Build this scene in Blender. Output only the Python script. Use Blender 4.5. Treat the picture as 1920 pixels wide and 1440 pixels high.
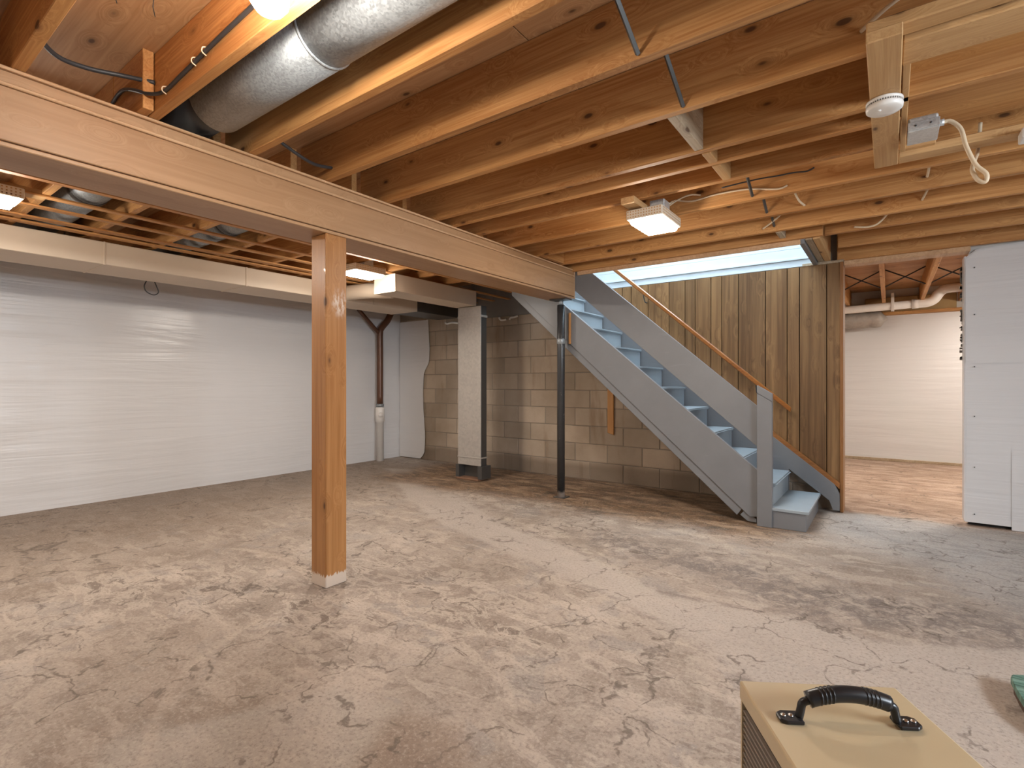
import bpy, bmesh, math, random
import numpy as np
from mathutils import Vector, Matrix

# ------------------------------------------------------------------ scene, camera, light
for o in list(bpy.data.objects):
    bpy.data.objects.remove(o, do_unlink=True)
SC = bpy.context.scene
COL = SC.collection
R = math.radians
random.seed(7)
rng = np.random.default_rng(11)

cam_d = bpy.data.cameras.new('camera')
cam_d.sensor_width = 36.0
cam_d.lens = 36.0 * 968.0 / 1920.0
cam_d.shift_y = -2.0 / 1920.0
cam_d.clip_start = 0.05
cam = bpy.data.objects.new('camera', cam_d)
COL.objects.link(cam)
cam.location = (0.0, 0.0, 1.1)
cam.rotation_euler = (R(90), 0, R(36.15))
SC.camera = cam

W = bpy.data.worlds.new('world')
SC.world = W
W.use_nodes = True
W.node_tree.nodes['Background'].inputs[0].default_value = (0.55, 0.68, 0.85, 1)
W.node_tree.nodes['Background'].inputs[1].default_value = 0.6

def area(name, loc, rot, sx, sy, power, col):
    l = bpy.data.lights.new(name, 'AREA')
    l.shape = 'RECTANGLE'; l.size = sx; l.size_y = sy
    l.energy = power; l.color = col
    o = bpy.data.objects.new(name, l); COL.objects.link(o)
    o.location = loc; o.rotation_euler = rot
    return o
# daylight falling down the open stairwell from the floor above
area('stairwell_daylight', (-1.75, 4.80, 3.85), (0, 0, 0), 2.0, 0.7, 62, (0.80, 0.92, 1.0))
# daylight through the basement window in the side wall, outside the frame
area('window_daylight', (2.98, 1.2, 1.70), (0, R(62), 0), 0.5, 1.5, 85, (0.82, 0.91, 1.0))
LAMP_COL = (1.0, 0.90, 0.79)
LAMP_S = 95.0

vs = SC.view_settings
vs.view_transform = 'Standard'
try: vs.look = 'None'
except Exception: pass
vs.gamma = 1.0
vs.use_curve_mapping = False
vs.exposure = 0.7

# ------------------------------------------------------------------ node helpers
class NT:
    def __init__(s, name):
        s.m = bpy.data.materials.new(name); s.m.use_nodes = True
        s.t = s.m.node_tree; s.t.nodes.clear()
        s.out = s.t.nodes.new('ShaderNodeOutputMaterial')
    def n(s, typ, ins=None, **props):
        nd = s.t.nodes.new('ShaderNode' + typ)
        for k, v in props.items(): setattr(nd, k, v)
        if ins:
            for k, v in ins.items(): s.set(nd.inputs[k], v)
        return nd
    def set(s, sock, v):
        if isinstance(v, bpy.types.NodeSocket): s.t.links.new(v, sock)
        elif isinstance(v, bpy.types.Node): s.t.links.new(v.outputs[0], sock)
        else:
            if sock.type == 'RGBA' and len(v) == 3: v = (*v, 1)
            sock.default_value = v
    def math(s, op, a, b=0.0, c=None, clamp=False):
        nd = s.n('Math', {0: a, 1: b}, operation=op, use_clamp=clamp)
        if c is not None: s.set(nd.inputs[2], c)
        return nd.outputs[0]
    def vmath(s, op, a, b=None):
        nd = s.n('VectorMath', {0: a}, operation=op)
        if b is not None: s.set(nd.inputs[1], b)
        return nd.outputs[0]
    def mix(s, f, a, b, blend='MIX'):
        nd = s.n('Mix', data_type='RGBA', blend_type=blend, clamp_factor=True)
        s.set(nd.inputs[0], f); s.set(nd.inputs[6], a); s.set(nd.inputs[7], b)
        return nd.outputs[2]
    def ramp(s, f, stops, interp='LINEAR'):
        nd = s.n('ValToRGB', {0: f}); cr = nd.color_ramp; cr.interpolation = interp
        while len(cr.elements) < len(stops): cr.elements.new(0.5)
        for e, (p, c) in zip(cr.elements, stops):
            e.position = p; e.color = (*c, 1) if len(c) == 3 else c
        return nd.outputs[0]
    def step(s, v, lo, hi):
        nd = s.n('MapRange', {0: v, 1: lo, 2: hi, 3: 0.0, 4: 1.0}, interpolation_type='SMOOTHSTEP')
        return nd.outputs[0]
    def noise(s, vec, scale, detail=4.0, rough=0.55, dist=0.0):
        nd = s.n('TexNoise', {'Scale': scale, 'Detail': detail, 'Roughness': rough, 'Distortion': dist})
        s.set(nd.inputs['Vector'], vec)
        return nd.outputs[0]
    def bump(s, h, strength=0.2, dist=0.01, normal=None):
        nd = s.n('Bump', {'Strength': strength, 'Distance': dist, 'Height': h})
        if normal is not None: s.set(nd.inputs['Normal'], normal)
        return nd.outputs[0]
    def bsdf(s, col, rough=0.6, normal=None, metal=0.0, spec=0.5, coat=0.0):
        b = s.n('BsdfPrincipled', {'Base Color': col, 'Roughness': rough, 'Metallic': metal, 'Specular IOR Level': spec, 'Coat Weight': coat})
        if normal is not None: s.set(b.inputs['Normal'], normal)
        s.t.links.new(b.outputs[0], s.out.inputs[0]); return s.m
    def obj(s): return s.n('TexCoord').outputs['Object']
    def pos(s): return s.n('NewGeometry').outputs['Position']
    def rnd(s): return s.n('ObjectInfo').outputs['Random']
    def scale(s, v, sc): return s.vmath('MULTIPLY', v, sc)

def plain(name, col, rough=0.6, metal=0.0, var=0.06, spec=0.5, bump=0.0, nscale=8.0, coat=0.0):
    t = NT(name); v = t.obj()
    nz = t.noise(v, nscale, 5, 0.6)
    c = t.mix(nz, tuple(x * (1 - var * 2) for x in col), tuple(min(1, x * (1 + var * 2)) for x in col))
    nm = t.bump(t.noise(v, nscale * 12, 3), bump, 0.004) if bump else None
    return t.bsdf(c, rough, nm, metal, spec, coat)

def wood(name, axis, light, dark, rough=0.6, knots=True, grain=1.0, coat=0.0, swirl=14.0, tone=0.25, knot_col=(0.07, 0.028, 0.012), extra=None):
    t = NT(name); v = t.obj(); r = t.rnd()
    off = t.n('CombineXYZ', {0: t.math('MULTIPLY', r, 37.0), 1: t.math('MULTIPLY', r, 91.0), 2: t.math('MULTIPLY', r, 13.0)}).outputs[0]
    v2 = t.vmath('ADD', v, off)
    al = {'X': 0, 'Y': 1, 'Z': 2}[axis]
    sc = [85.0 * grain] * 3; sc[al] = 2.2 * grain
    kx = [9.0] * 3; kx[al] = 4.2
    vor = t.n('TexVoronoi', {'Scale': 1.0, 'Randomness': 1.0, 'Vector': t.scale(v2, kx)}, feature='F1')
    d = vor.outputs['Distance']
    sw = t.math('MULTIPLY', t.step(d, 0.45, 0.05), 0.35)      # grain swirls round the knots
    g1 = t.noise(t.vmath('ADD', t.scale(v2, sc), t.n('CombineXYZ', {0: t.math('MULTIPLY', sw, swirl), 1: t.math('MULTIPLY', sw, swirl), 2: t.math('MULTIPLY', sw, swirl)}).outputs[0]), 1.0, 4, 0.6, 0.6)
    sc2 = [5.0] * 3; sc2[al] = 0.7
    g2 = t.noise(t.scale(v2, sc2), 1.0, 3, 0.5, 0.3)
    f = t.math('ADD', t.math('MULTIPLY', g1, 0.62), t.math('MULTIPLY', g2, 0.5))
    c = t.ramp(f, [(0.42, dark), (0.56, tuple((a + b) / 2 for a, b in zip(light, dark))), (0.68, light)])
    tonef = t.math('ADD', 1.0 - tone / 2, t.math('MULTIPLY', r, tone))
    c = t.mix(1.0, c, t.n('CombineColor', {0: tonef, 1: tonef, 2: tonef}).outputs[0], 'MULTIPLY')
    if knots:
        pick = t.math('GREATER_THAN', t.n('SeparateColor', {0: vor.outputs['Color']}).outputs[0], 0.28)
        k = t.math('MULTIPLY', t.step(d, 0.125, 0.075), pick)
        ring = t.math('MULTIPLY', t.step(d, 0.24, 0.10), pick)
        c = t.mix(t.math('MULTIPLY', ring, 0.45), c, tuple(x * 0.6 for x in dark))
        c = t.mix(t.math('MULTIPLY', k, 0.85), c, knot_col)
    if extra: c = extra(t, v, c)
    return t.bsdf(c, rough, t.bump(g1, 0.18, 0.003), 0.0, 0.35, coat)

FIR_L, FIR_D = (0.60, 0.32, 0.118), (0.38, 0.158, 0.045)
m_joist = wood('fir_joist', 'X', FIR_L, FIR_D)
m_joist_y = wood('fir_lengthwise', 'Y', FIR_L, FIR_D)
m_strip = wood('fir_strip', 'Y', (0.54, 0.285, 0.105), (0.36, 0.15, 0.045), knots=False)
m_pine = wood('pine_board', 'Y', (0.60, 0.375, 0.175), (0.45, 0.25, 0.10), tone=0.1)
m_pine_x = wood('pine_board_x', 'X', (0.60, 0.375, 0.175), (0.45, 0.25, 0.10), tone=0.1)
m_ply = wood('plywood', 'X', (0.58, 0.345, 0.175), (0.40, 0.205, 0.085), grain=0.55, tone=0.15)
m_plysoffit = wood('plywood_soffit', 'X', (0.54, 0.29, 0.105), (0.37, 0.165, 0.05), grain=0.6, tone=0.1, knots=True)
m_block = wood('weathered_block', 'Y', (0.46, 0.37, 0.26), (0.30, 0.22, 0.14))

def _scrape(t, v, c):
    nz = t.noise(t.scale(v, (60, 60, 18)), 1.0, 5, 0.7)
    sep = t.n('SeparateXYZ', {0: v})
    d = t.vmath('LENGTH', t.scale(t.vmath('SUBTRACT', v, (0.066, 0.02, 0.585)), (1, 14, 9)))
    nd = [x for x in t.t.nodes if x.bl_idname == 'ShaderNodeVectorMath' and x.operation == 'LENGTH'][-1].outputs[1]
    f = t.math('MULTIPLY', t.step(nd, 0.9, 0.2), t.step(nz, 0.42, 0.6))
    foot = t.step(t.math('ADD', sep.outputs[2], t.math('MULTIPLY', nz, 0.10)), -0.832, -0.842)
    f = t.math('MAXIMUM', f, foot)
    return t.mix(t.math('MULTIPLY', f, 0.85), c, (0.66, 0.58, 0.50))
m_post = wood('stained_post', 'Z', (0.40, 0.195, 0.07), (0.28, 0.12, 0.036), rough=0.38, coat=0.15, extra=_scrape, grain=0.7)
m_beam = wood('painted_beam', 'Y', (0.43, 0.26, 0.14), (0.34, 0.19, 0.095), rough=0.42, knots=False, grain=0.4, tone=0.06)
m_beam_l = wood('painted_beam_edge', 'Y', (0.60, 0.385, 0.225), (0.44, 0.26, 0.135), rough=0.5, knots=False, grain=0.6, tone=0.1)
m_rail = wood('varnished_handrail', 'X', (0.34, 0.125, 0.03), (0.22, 0.07, 0.015), rough=0.3, knots=False, coat=0.3)
m_brown_trim = wood('varnished_trim', 'X', (0.33, 0.135, 0.04), (0.22, 0.08, 0.02), rough=0.4, knots=False, coat=0.15)
m_brown_trim_z = wood('varnished_trim_upright', 'Z', (0.27, 0.12, 0.04), (0.19, 0.075, 0.024), rough=0.4, knots=False, coat=0.1)
m_panel = wood('wood_panelling', 'Z', (0.23, 0.125, 0.05), (0.105, 0.05, 0.0175), rough=0.55, swirl=2.0, knots=False, grain=0.4, tone=0.3)

m_black = plain('dark_gap', (0.02, 0.017, 0.015), 0.9)
m_cable_k = plain('black_cable', (0.035, 0.035, 0.038), 0.45)
m_cable_w = plain('cream_cable', (0.72, 0.58, 0.40), 0.5)
m_steelbar = plain('galvanised_bridging', (0.10, 0.105, 0.105), 0.45, 0.5, 0.15)
m_white_pl = plain('white_plastic', (0.80, 0.78, 0.74), 0.4)
m_pvc = plain('white_pvc', (0.84, 0.80, 0.75), 0.35)
m_cream = plain('cream_painted_duct', (0.66, 0.545, 0.42), 0.5, 0.0, 0.03, nscale=3)
m_cream_lit = plain('cream_paint_lit', (0.72, 0.64, 0.52), 0.5, 0.0, 0.03, nscale=3)  # paler cream: lamplight on the duct's end face put into the colour
m_darkmetal = plain('bare_dark_duct', (0.10, 0.095, 0.09), 0.45, 0.5)
m_brownpipe = plain('brown_iron_pipe', (0.13, 0.06, 0.035), 0.35, 0.25, 0.15)
m_lath = wood('orange_lath', 'Z', (0.55, 0.29, 0.11), (0.42, 0.19, 0.06), knots=False)

def galv(name, col, rough, sc=60.0, con=0.22, metal=0.6):
    t = NT(name); v = t.obj()
    vo = t.n('TexVoronoi', {'Scale': sc, 'Vector': v}, feature='F1')
    k = t.n('SeparateColor', {0: vo.outputs['Color']}).outputs[0]
    nz = t.noise(v, 4, 4)
    f = t.math('ADD', t.math('MULTIPLY', k, 0.6), t.math('MULTIPLY', nz, 0.5))
    c = t.ramp(f, [(0.2, tuple(x * (1 - con) for x in col)), (0.8, tuple(min(1, x * (1 + con)) for x in col))])
    return t.bsdf(c, t.math('ADD', rough, t.math('MULTIPLY', k, 0.1)), None, metal, 0.5)
m_galv = galv('galvanised_duct', (0.31, 0.335, 0.35), 0.45, 150)
m_galv2 = galv('dull_galvanised', (0.42, 0.385, 0.345), 0.5, 40, 0.08, 0.3)
m_box = galv('junction_box_steel', (0.58, 0.60, 0.60), 0.4, 130, 0.12)

def _greystair(name, col):
    t = NT(name); v = t.pos()
    nz = t.noise(v, 5, 4, 0.6)
    nz2 = t.noise(t.scale(v, (3, 22, 22)), 1, 4, 0.6)
    c = t.mix(nz, tuple(x * 0.88 for x in col), tuple(x * 1.1 for x in col))
    c = t.mix(t.math('MULTIPLY', t.step(nz2, 0.62, 0.75), 0.25), c, tuple(min(1, x * 1.5) for x in col))
    return t.bsdf(c, 0.42, t.bump(t.noise(v, 60, 3), 0.08, 0.003), 0, 0.5)
m_stair = _greystair('grey_stair_paint', (0.175, 0.178, 0.186))
m_tread = _greystair('blue_grey_tread_paint', (0.285, 0.325, 0.355))

# white reinforced plastic sheeting
def sheeting(name, along, col=(0.70, 0.69, 0.69)):
    t = NT(name); v = t.pos()
    sc = (0.6, 0.6, 9.0)
    wr = t.noise(t.scale(v, sc), 1.0, 4, 0.55, 0.4)
    thr = t.noise(t.scale(v, (2.5, 2.5, 85.0)), 1.0, 2, 0.5)
    ver = t.noise(t.scale(v, (45.0, 45.0, 1.2)), 1.0, 2, 0.5)
    big = t.noise(v, 0.7, 3)
    c = t.mix(big, tuple(x * 0.93 for x in col), tuple(min(1, x * 1.05) for x in col))
    c = t.mix(t.math('MULTIPLY', t.step(thr, 0.5, 0.75), 0.06), c, (0.80, 0.79, 0.79))
    nm = t.bump(wr, 0.35, 0.03)
    nm = t.bump(t.math('ADD', thr, t.math('MULTIPLY', ver, 0.6)), 0.07, 0.004, nm)
    return t.bsdf(c, 0.27, nm, 0, 0.45)
m_sheet = sheeting('white_plastic_sheeting', 'Y')
m_drywall = plain('white_board_wall', (0.60, 0.66, 0.70), 0.55)
m_wallgrey = plain('painted_wall', (0.62, 0.60, 0.57), 0.7)

# concrete block
def _block():
    t = NT('concrete_block'); p = t.pos(); r = t.rnd()
    n1 = t.noise(p, 1.3, 4, 0.6); n2 = t.noise(p, 45, 4, 0.65); n3 = t.noise(t.scale(p, (5, 5, 0.9)), 1, 5, 0.6)
    c = t.ramp(n1, [(0.3, (0.33, 0.265, 0.20)), (0.55, (0.43, 0.355, 0.28)), (0.75, (0.50, 0.415, 0.33))])
    tf = t.math('ADD', 0.86, t.math('MULTIPLY', r, 0.26))
    c = t.mix(1.0, c, t.n('CombineColor', {0: t.math('MULTIPLY', tf, 1.02), 1: t.math('MULTIPLY', tf, 0.99), 2: t.math('MULTIPLY', tf, 0.95)}).outputs[0], 'MULTIPLY')
    c = t.mix(t.math('MULTIPLY', t.step(n3, 0.55, 0.72), 0.45), c, (0.20, 0.115, 0.06))       # rusty run marks
    z = t.n('SeparateXYZ', {0: p}).outputs[2]
    damp = t.step(t.math('ADD', z, t.math('MULTIPLY', n1, -0.22)), 0.12, 0.02)
    c = t.mix(t.math('MULTIPLY', damp, 0.55), c, (0.115, 0.08, 0.055))                        # rising damp mark
    eff = t.math('MULTIPLY', t.step(t.noise(p, 16, 5, 0.7), 0.66, 0.74), 0.5)
    c = t.mix(eff, c, (0.52, 0.45, 0.38))
    return t.bsdf(c, 0.9, t.bump(n2, 0.5, 0.006), 0, 0.2)
m_cmu = _block()
m_mortar = plain('mortar', (0.27, 0.225, 0.18), 0.95, bump=0.4)
m_parge = plain('grey_parging', (0.19, 0.175, 0.16), 0.9, bump=0.3)

def emit(name, col, s):
    t = NT(name); e = t.n('Emission', {'Color': col, 'Strength': s}); t.t.links.new(e.outputs[0], t.out.inputs[0]); return t.m
m_lamp = emit('lit_lens', LAMP_COL, LAMP_S)

# ------------------------------------------------------------------ mesh helpers
WP = {}
def tag(o, label=None, cat=None, group=None, kind=None):
    if label: o['label'] = label
    if cat: o['category'] = cat
    if group: o['group'] = group
    if kind: o['kind'] = kind
    return o
def empty(name, loc, label=None, cat=None, group=None, kind=None):
    o = bpy.data.objects.new(name, None); COL.objects.link(o)
    o.empty_display_size = 0.1
    o.location = loc; WP[o] = Vector(loc)
    return tag(o, label, cat, group, kind)
def link(name, me, loc, parent=None):
    o = bpy.data.objects.new(name, me); COL.objects.link(o)
    WP[o] = Vector(loc)
    if parent is not None:
        o.parent = parent; o.location = Vector(loc) - WP[parent]
    else: o.location = loc
    return o
def finish(name, bm, mat, loc, parent=None, smooth=False):
    me = bpy.data.meshes.new(name)
    bmesh.ops.recalc_face_normals(bm, faces=bm.faces)
    bm.to_mesh(me); bm.free()
    for m in (mat if isinstance(mat, (list, tuple)) else [mat]): me.materials.append(m)
    if smooth:
        for p in me.polygons: p.use_smooth = True
    return link(name, me, loc, parent)
def add_box(bm, x0, x1, y0, y1, z0, z1, mi=0):
    vs_ = [bm.verts.new(c) for c in ((x0,y0,z0),(x1,y0,z0),(x1,y1,z0),(x0,y1,z0),(x0,y0,z1),(x1,y0,z1),(x1,y1,z1),(x0,y1,z1))]
    for f in ((0,3,2,1),(4,5,6,7),(0,1,5,4),(1,2,6,5),(2,3,7,6),(3,0,4,7)):
        fc = bm.faces.new([vs_[i] for i in f]); fc.material_index = mi
def box(name, x0, x1, y0, y1, z0, z1, mat, parent=None, bev=0.0, seg=1):
    cx, cy, cz = (x0+x1)/2, (y0+y1)/2, (z0+z1)/2
    bm = bmesh.new()
    add_box(bm, x0-cx, x1-cx, y0-cy, y1-cy, z0-cz, z1-cz)
    if bev: bmesh.ops.bevel(bm, geom=list(bm.edges), offset=bev, segments=seg, affect='EDGES', profile=0.5)
    return finish(name, bm, mat, (cx, cy, cz), parent)
def boxes(name, lst, mat, parent=None, loc=(0,0,0)):
    bm = bmesh.new()
    for b in lst: add_box(bm, b[0]-loc[0], b[1]-loc[0], b[2]-loc[1], b[3]-loc[1], b[4]-loc[2], b[5]-loc[2])
    return finish(name, bm, mat, loc, parent)
def prism(name, poly, axis, a0, a1, mat, parent=None, bev=0.0):
    """poly: 2-D outline; axis 'Y': poly is (x,z); 'X': poly is (y,z); 'Z': poly is (x,y)"""
    u = sum(p[0] for p in poly)/len(poly); v = sum(p[1] for p in poly)/len(poly); m = (a0+a1)/2
    def P(p, a):
        if axis == 'Y': return (p[0]-u, a-m, p[1]-v)
        if axis == 'X': return (a-m, p[0]-u, p[1]-v)
        return (p[0]-u, p[1]-v, a-m)
    bm = bmesh.new()
    A = [bm.verts.new(P(p, a0)) for p in poly]; B = [bm.verts.new(P(p, a1)) for p in poly]
    bm.faces.new(A); bm.faces.new(B[::-1])
    n = len(poly)
    for i in range(n): bm.faces.new((A[i], B[i], B[(i+1) % n], A[(i+1) % n]))
    if bev: bmesh.ops.bevel(bm, geom=list(bm.edges), offset=bev, segments=1, affect='EDGES')
    loc = {'Y': (u, m, v), 'X': (m, u, v), 'Z': (u, v, m)}[axis]
    return finish(name, bm, mat, loc, parent)
def smooth_path(pts, sub=6):
    P = [Vector(p) for p in pts]
    if len(P) < 3 or sub <= 1: return P
    out = []
    for i in range(len(P)-1):
        p0, p1, p2, p3 = P[max(i-1,0)], P[i], P[i+1], P[min(i+2,len(P)-1)]
        for k in range(sub):
            t = k/sub
            out.append(0.5*((2*p1)+(-p0+p2)*t+(2*p0-5*p1+4*p2-p3)*t*t+(-p0+3*p1-3*p2+p3)*t**3))
    out.append(P[-1]); return out
def tube(name, pts, r, mat, parent=None, sub=6, seg=10, caps=True):
    P = smooth_path(pts, sub)
    rs = r if isinstance(r, (list, tuple)) else None
    base = P[0].copy(); bm = bmesh.new(); rings = []
    up = Vector((0,0,1)); t0 = (P[1]-P[0]).normalized()
    nrm = t0.cross(up)
    if nrm.length < 1e-3: nrm = t0.cross(Vector((1,0,0)))
    nrm.normalize()
    for i, p in enumerate(P):
        t = (P[min(i+1,len(P)-1)]-P[max(i-1,0)]).normalized()
        nrm = (nrm - t*nrm.dot(t))
        if nrm.length < 1e-5: nrm = t.orthogonal()
        nrm.normalize(); b = t.cross(nrm)
        rr = rs[min(int(i*len(rs)/len(P)), len(rs)-1)] if rs else r
        rings.append([bm.verts.new(p-base+rr*(math.cos(2*math.pi*k/seg)*nrm+math.sin(2*math.pi*k/seg)*b)) for k in range(seg)])
    for a, b_ in zip(rings, rings[1:]):
        for k in range(seg): bm.faces.new((a[k], a[(k+1)%seg], b_[(k+1)%seg], b_[k]))
    if caps: bm.faces.new(rings[0][::-1]); bm.faces.new(rings[-1])
    o = finish(name, bm, mat, base, parent, smooth=True)
    return o
def lathe(name, prof, mat, loc, parent=None, seg=32, axis='Z'):
    """prof: (radius, height) pairs"""
    bm = bmesh.new(); rings = []
    for (r_, h) in prof:
        ring = []
        for k in range(seg):
            a = 2*math.pi*k/seg; x, y = r_*math.cos(a), r_*math.sin(a)
            ring.append(bm.verts.new((x, y, h) if axis == 'Z' else ((h, x, y) if axis == 'X' else (x, h, y))))
        rings.append(ring)
    for a, b in zip(rings, rings[1:]):
        for k in range(seg): bm.faces.new((a[k], a[(k+1)%seg], b[(k+1)%seg], b[k]))
    bm.faces.new(rings[0][::-1]); bm.faces.new(rings[-1])
    o = finish(name, bm, mat, loc, parent)
    for p in o.data.polygons: p.use_smooth = len(p.vertices) == 4
    mod = None
    return o
def copy_tree(o, parent=None, loc=None):
    c = o.copy(); COL.objects.link(c); c.parent = parent
    if loc is not None: c.location = loc
    WP[c] = Vector(c.location) if parent is None else WP[parent] + Vector(c.location)
    for ch in list(o.children): copy_tree(ch, c)
    return c

# ------------------------------------------------------------------ floor
ZJ, ZS = 2.18, 2.415          # joist undersides, subfloor underside
def vnoise(x, y, sc, seed):
    g = np.random.default_rng(seed).random((256, 256))
    u = x*sc+100; v = y*sc+100
    i = np.floor(u).astype(int); j = np.floor(v).astype(int); fu = u-i; fv = v-j
    fu = fu*fu*(3-2*fu); fv = fv*fv*(3-2*fv); i &= 255; j &= 255; i1 = (i+1) & 255; j1 = (j+1) & 255
    return (g[i,j]*(1-fu)+g[i1,j]*fu)*(1-fv)+(g[i,j1]*(1-fu)+g[i1,j1]*fu)*fv
def fbm(x, y, sc, seed, o=4):
    return sum(vnoise(x, y, sc*2**k, seed+k)*0.5**k for k in range(o))/sum(0.5**k for k in range(o))
def sdf_poly(x, y, poly):
    d = np.full(x.shape, 1e9); ins = np.zeros(x.shape, bool); n = len(poly)
    for k in range(n):
        (ax, ay), (bx, by) = poly[k], poly[(k+1) % n]
        ex, ey = bx-ax, by-ay
        t = np.clip(((x-ax)*ex+(y-ay)*ey)/(ex*ex+ey*ey+1e-12), 0, 1)
        d = np.minimum(d, np.hypot(x-ax-t*ex, y-ay-t*ey))
        c = ((ay > y) != (by > y)) & (x < (bx-ax)*(y-ay)/((by-ay) if abs(by-ay) > 1e-9 else 1e-9)+ax)
        ins ^= c
    return np.where(ins, -d, d)
def sdf_line(x, y, pts):
    d = np.full(x.shape, 1e9)
    for (ax, ay), (bx, by) in zip(pts, pts[1:]):
        ex, ey = bx-ax, by-ay
        t = np.clip(((x-ax)*ex+(y-ay)*ey)/(ex*ex+ey*ey+1e-12), 0, 1)
        d = np.minimum(d, np.hypot(x-ax-t*ex, y-ay-t*ey))
    return d
def sst(v, a, b):
    t = np.clip((v-a)/(b-a), 0, 1); return t*t*(3-2*t)

def make_floor():
    nx, ny = 372, 488
    xs = np.linspace(-6.1, 3.2, nx); ys = np.linspace(-2.8, 9.4, ny)
    X, Y = np.meshgrid(xs, ys, indexing='ij'); x = X.ravel(); y = Y.ravel()
    wob = (fbm(x, y, 2.2, 3)-0.5)*0.5+(fbm(x, y, 9, 33)-0.5)*0.12
    z = (fbm(x, y, 0.8, 5)-0.5)*0.004
    co = np.stack([x, y, z], 1)
    idx = np.arange(nx*ny).reshape(nx, ny)
    f = np.stack([idx[:-1,:-1], idx[1:,:-1], idx[1:,1:], idx[:-1,1:]], -1).reshape(-1, 4)
    me = bpy.data.meshes.new('floor')
    me.from_pydata(co.tolist(), [], f.tolist())
    def att(n, a):
        t = me.attributes.new(n, 'FLOAT', 'POINT'); t.data.foreach_set('value', a.astype(np.float32))
    tr = [(-5.23,4.42),(-3.71,3.36),(-2.79,2.90),(-1.95,2.67),(-1.20,2.44),(-0.70,2.23),(-0.39,2.04),(0.3,1.5),(1.5,1.2),(2.2,2.2),(0.9,3.0),(0.42,2.96),(-0.03,2.71),(-0.33,2.71),(-0.95,2.67),(-1.57,2.95),(-2.39,3.2),(-3.51,3.81),(-4.89,4.57)]
    att('trench', sst(sdf_poly(x, y, tr)+wob*0.16, 0.05, -0.05))
    att('trench_edge', sst(np.abs(sdf_poly(x, y, tr)+wob*0.16), 0.03, 0.0))
    # stained zone along the block wall and under the stairs
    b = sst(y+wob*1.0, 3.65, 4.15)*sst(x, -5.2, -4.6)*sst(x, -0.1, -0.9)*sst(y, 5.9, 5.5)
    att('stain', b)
    # browner, dirtier strip along the sheeted wall
    att('dirt', np.clip(sst(x+wob*1.2, -3.2, -4.9)*0.9+0.5*sst(np.hypot((x+2.0)/1.1, (y-0.75)/0.55)+wob, 1.0, 0.4), 0, 1)*sst(y, 5.2, 4.4))
    fl = sst(sdf_poly(x, y, [(-3.7,0.85),(-3.3,1.35),(-2.8,2.1),(-2.2,2.3),(-1.2,2.1),(-1.0,1.6),(-1.9,1.4),(-2.4,1.1),(-3.2,0.75)])+wob*0.7, 0.25, -0.25)
    fl2 = sst(np.hypot(x+4.9, y-4.05)+wob, 0.65, 0.25)
    fl3 = sst(np.hypot((x+0.2)/0.9, (y-1.9)/0.5)+wob, 0.9, 0.3)*0.4
    fl4 = sst(np.hypot((x+2.6)/1.8, (y-4.0)/0.45)+wob, 1.0, 0.4)
    att('flake', np.clip(np.maximum.reduce([fl, fl2, fl3, fl4]), 0, 1))
    # paint-splashed blue-grey concrete by the doorway
    att('blue', np.clip(sst(sdf_poly(x, y, [(-0.45,5.25),(0.5,5.15),(1.2,5.2),(2.5,4.6),(2.5,2.6),(0.5,3.4),(0.0,4.3),(-0.45,4.45)])+wob*0.8, 0.3, -0.3), 0, 1))
    dk = sst(np.abs(sdf_line(x, y, [(-1.5,3.3),(-0.66,3.16),(-0.2,2.98),(0.36,3.12),(0.9,3.3)]))+wob*0.7, 0.42, 0.05)
    att('dark', dk)
    # far room: red-brown worn floor
    att('far', sst(y+wob*0.3, 5.20, 5.32))
    pat = sst(sdf_poly(x, y, [(-1.62,1.15),(-1.34,1.16),(-1.0,0.55),(-1.4,0.3),(-1.9,0.55)])+wob*0.12, 0.04, -0.03)
    att('patch', pat)
    bp = sst(sdf_poly(x, y, [(-1.31,1.14),(-1.12,1.24),(-0.9,1.1),(-0.9,0.7),(-1.15,0.7)])+wob*0.25, 0.06, -0.04)
    att('brownpatch', bp)
    att('arc', sst(sdf_line(x, y, [(-2.38,1.25),(-2.30,1.08),(-2.23,0.944),(-2.09,0.777),(-1.936,0.673),(-1.725,0.566),(-1.5,0.45)]), 0.022, 0.004))
    t = NT('stained_concrete'); p = t.pos()
    A = lambda n: t.n('Attribute', attribute_name=n).outputs['Fac']
    n1 = t.noise(p, 1.5, 5, 0.6, 0.4); n2 = t.noise(p, 11, 6, 0.68, 0.8); n3 = t.noise(p, 75, 3, 0.7)
    n4 = t.noise(t.scale(p, (3.2, 9.0, 1)), 1.0, 6, 0.66, 0.7)
    n5 = t.noise(t.scale(p, (5.0, 8.0, 1)), 1.0, 8, 0.72, 0.9)
    n6 = t.noise(p, 3.4, 5, 0.62, 0.6)
    c = t.ramp(n1, [(0.32, (0.235, 0.19, 0.155)), (0.46, (0.335, 0.285, 0.24)), (0.66, (0.43, 0.375, 0.32))])
    c = t.mix(t.math('MULTIPLY', t.step(n6, 0.52, 0.57), 0.5), c, (0.235, 0.19, 0.155))
    c = t.mix(t.math('MULTIPLY', t.step(n6, 0.44, 0.40), 0.4), c, (0.27, 0.255, 0.245))
    c = t.mix(t.math('MULTIPLY', t.step(n2, 0.54, 0.60), 0.5), c, (0.195, 0.16, 0.135))
    c = t.mix(t.math('MULTIPLY', t.step(n4, 0.54, 0.58), 0.5), c, (0.50, 0.44, 0.375))
    c = t.mix(t.math('MULTIPLY', t.math('MULTIPLY', t.step(n5, 0.50, 0.52), t.math('ADD', 0.25, t.math('MULTIPLY', A('flake'), 0.75))), 0.6), c, (0.52, 0.46, 0.39))
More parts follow.
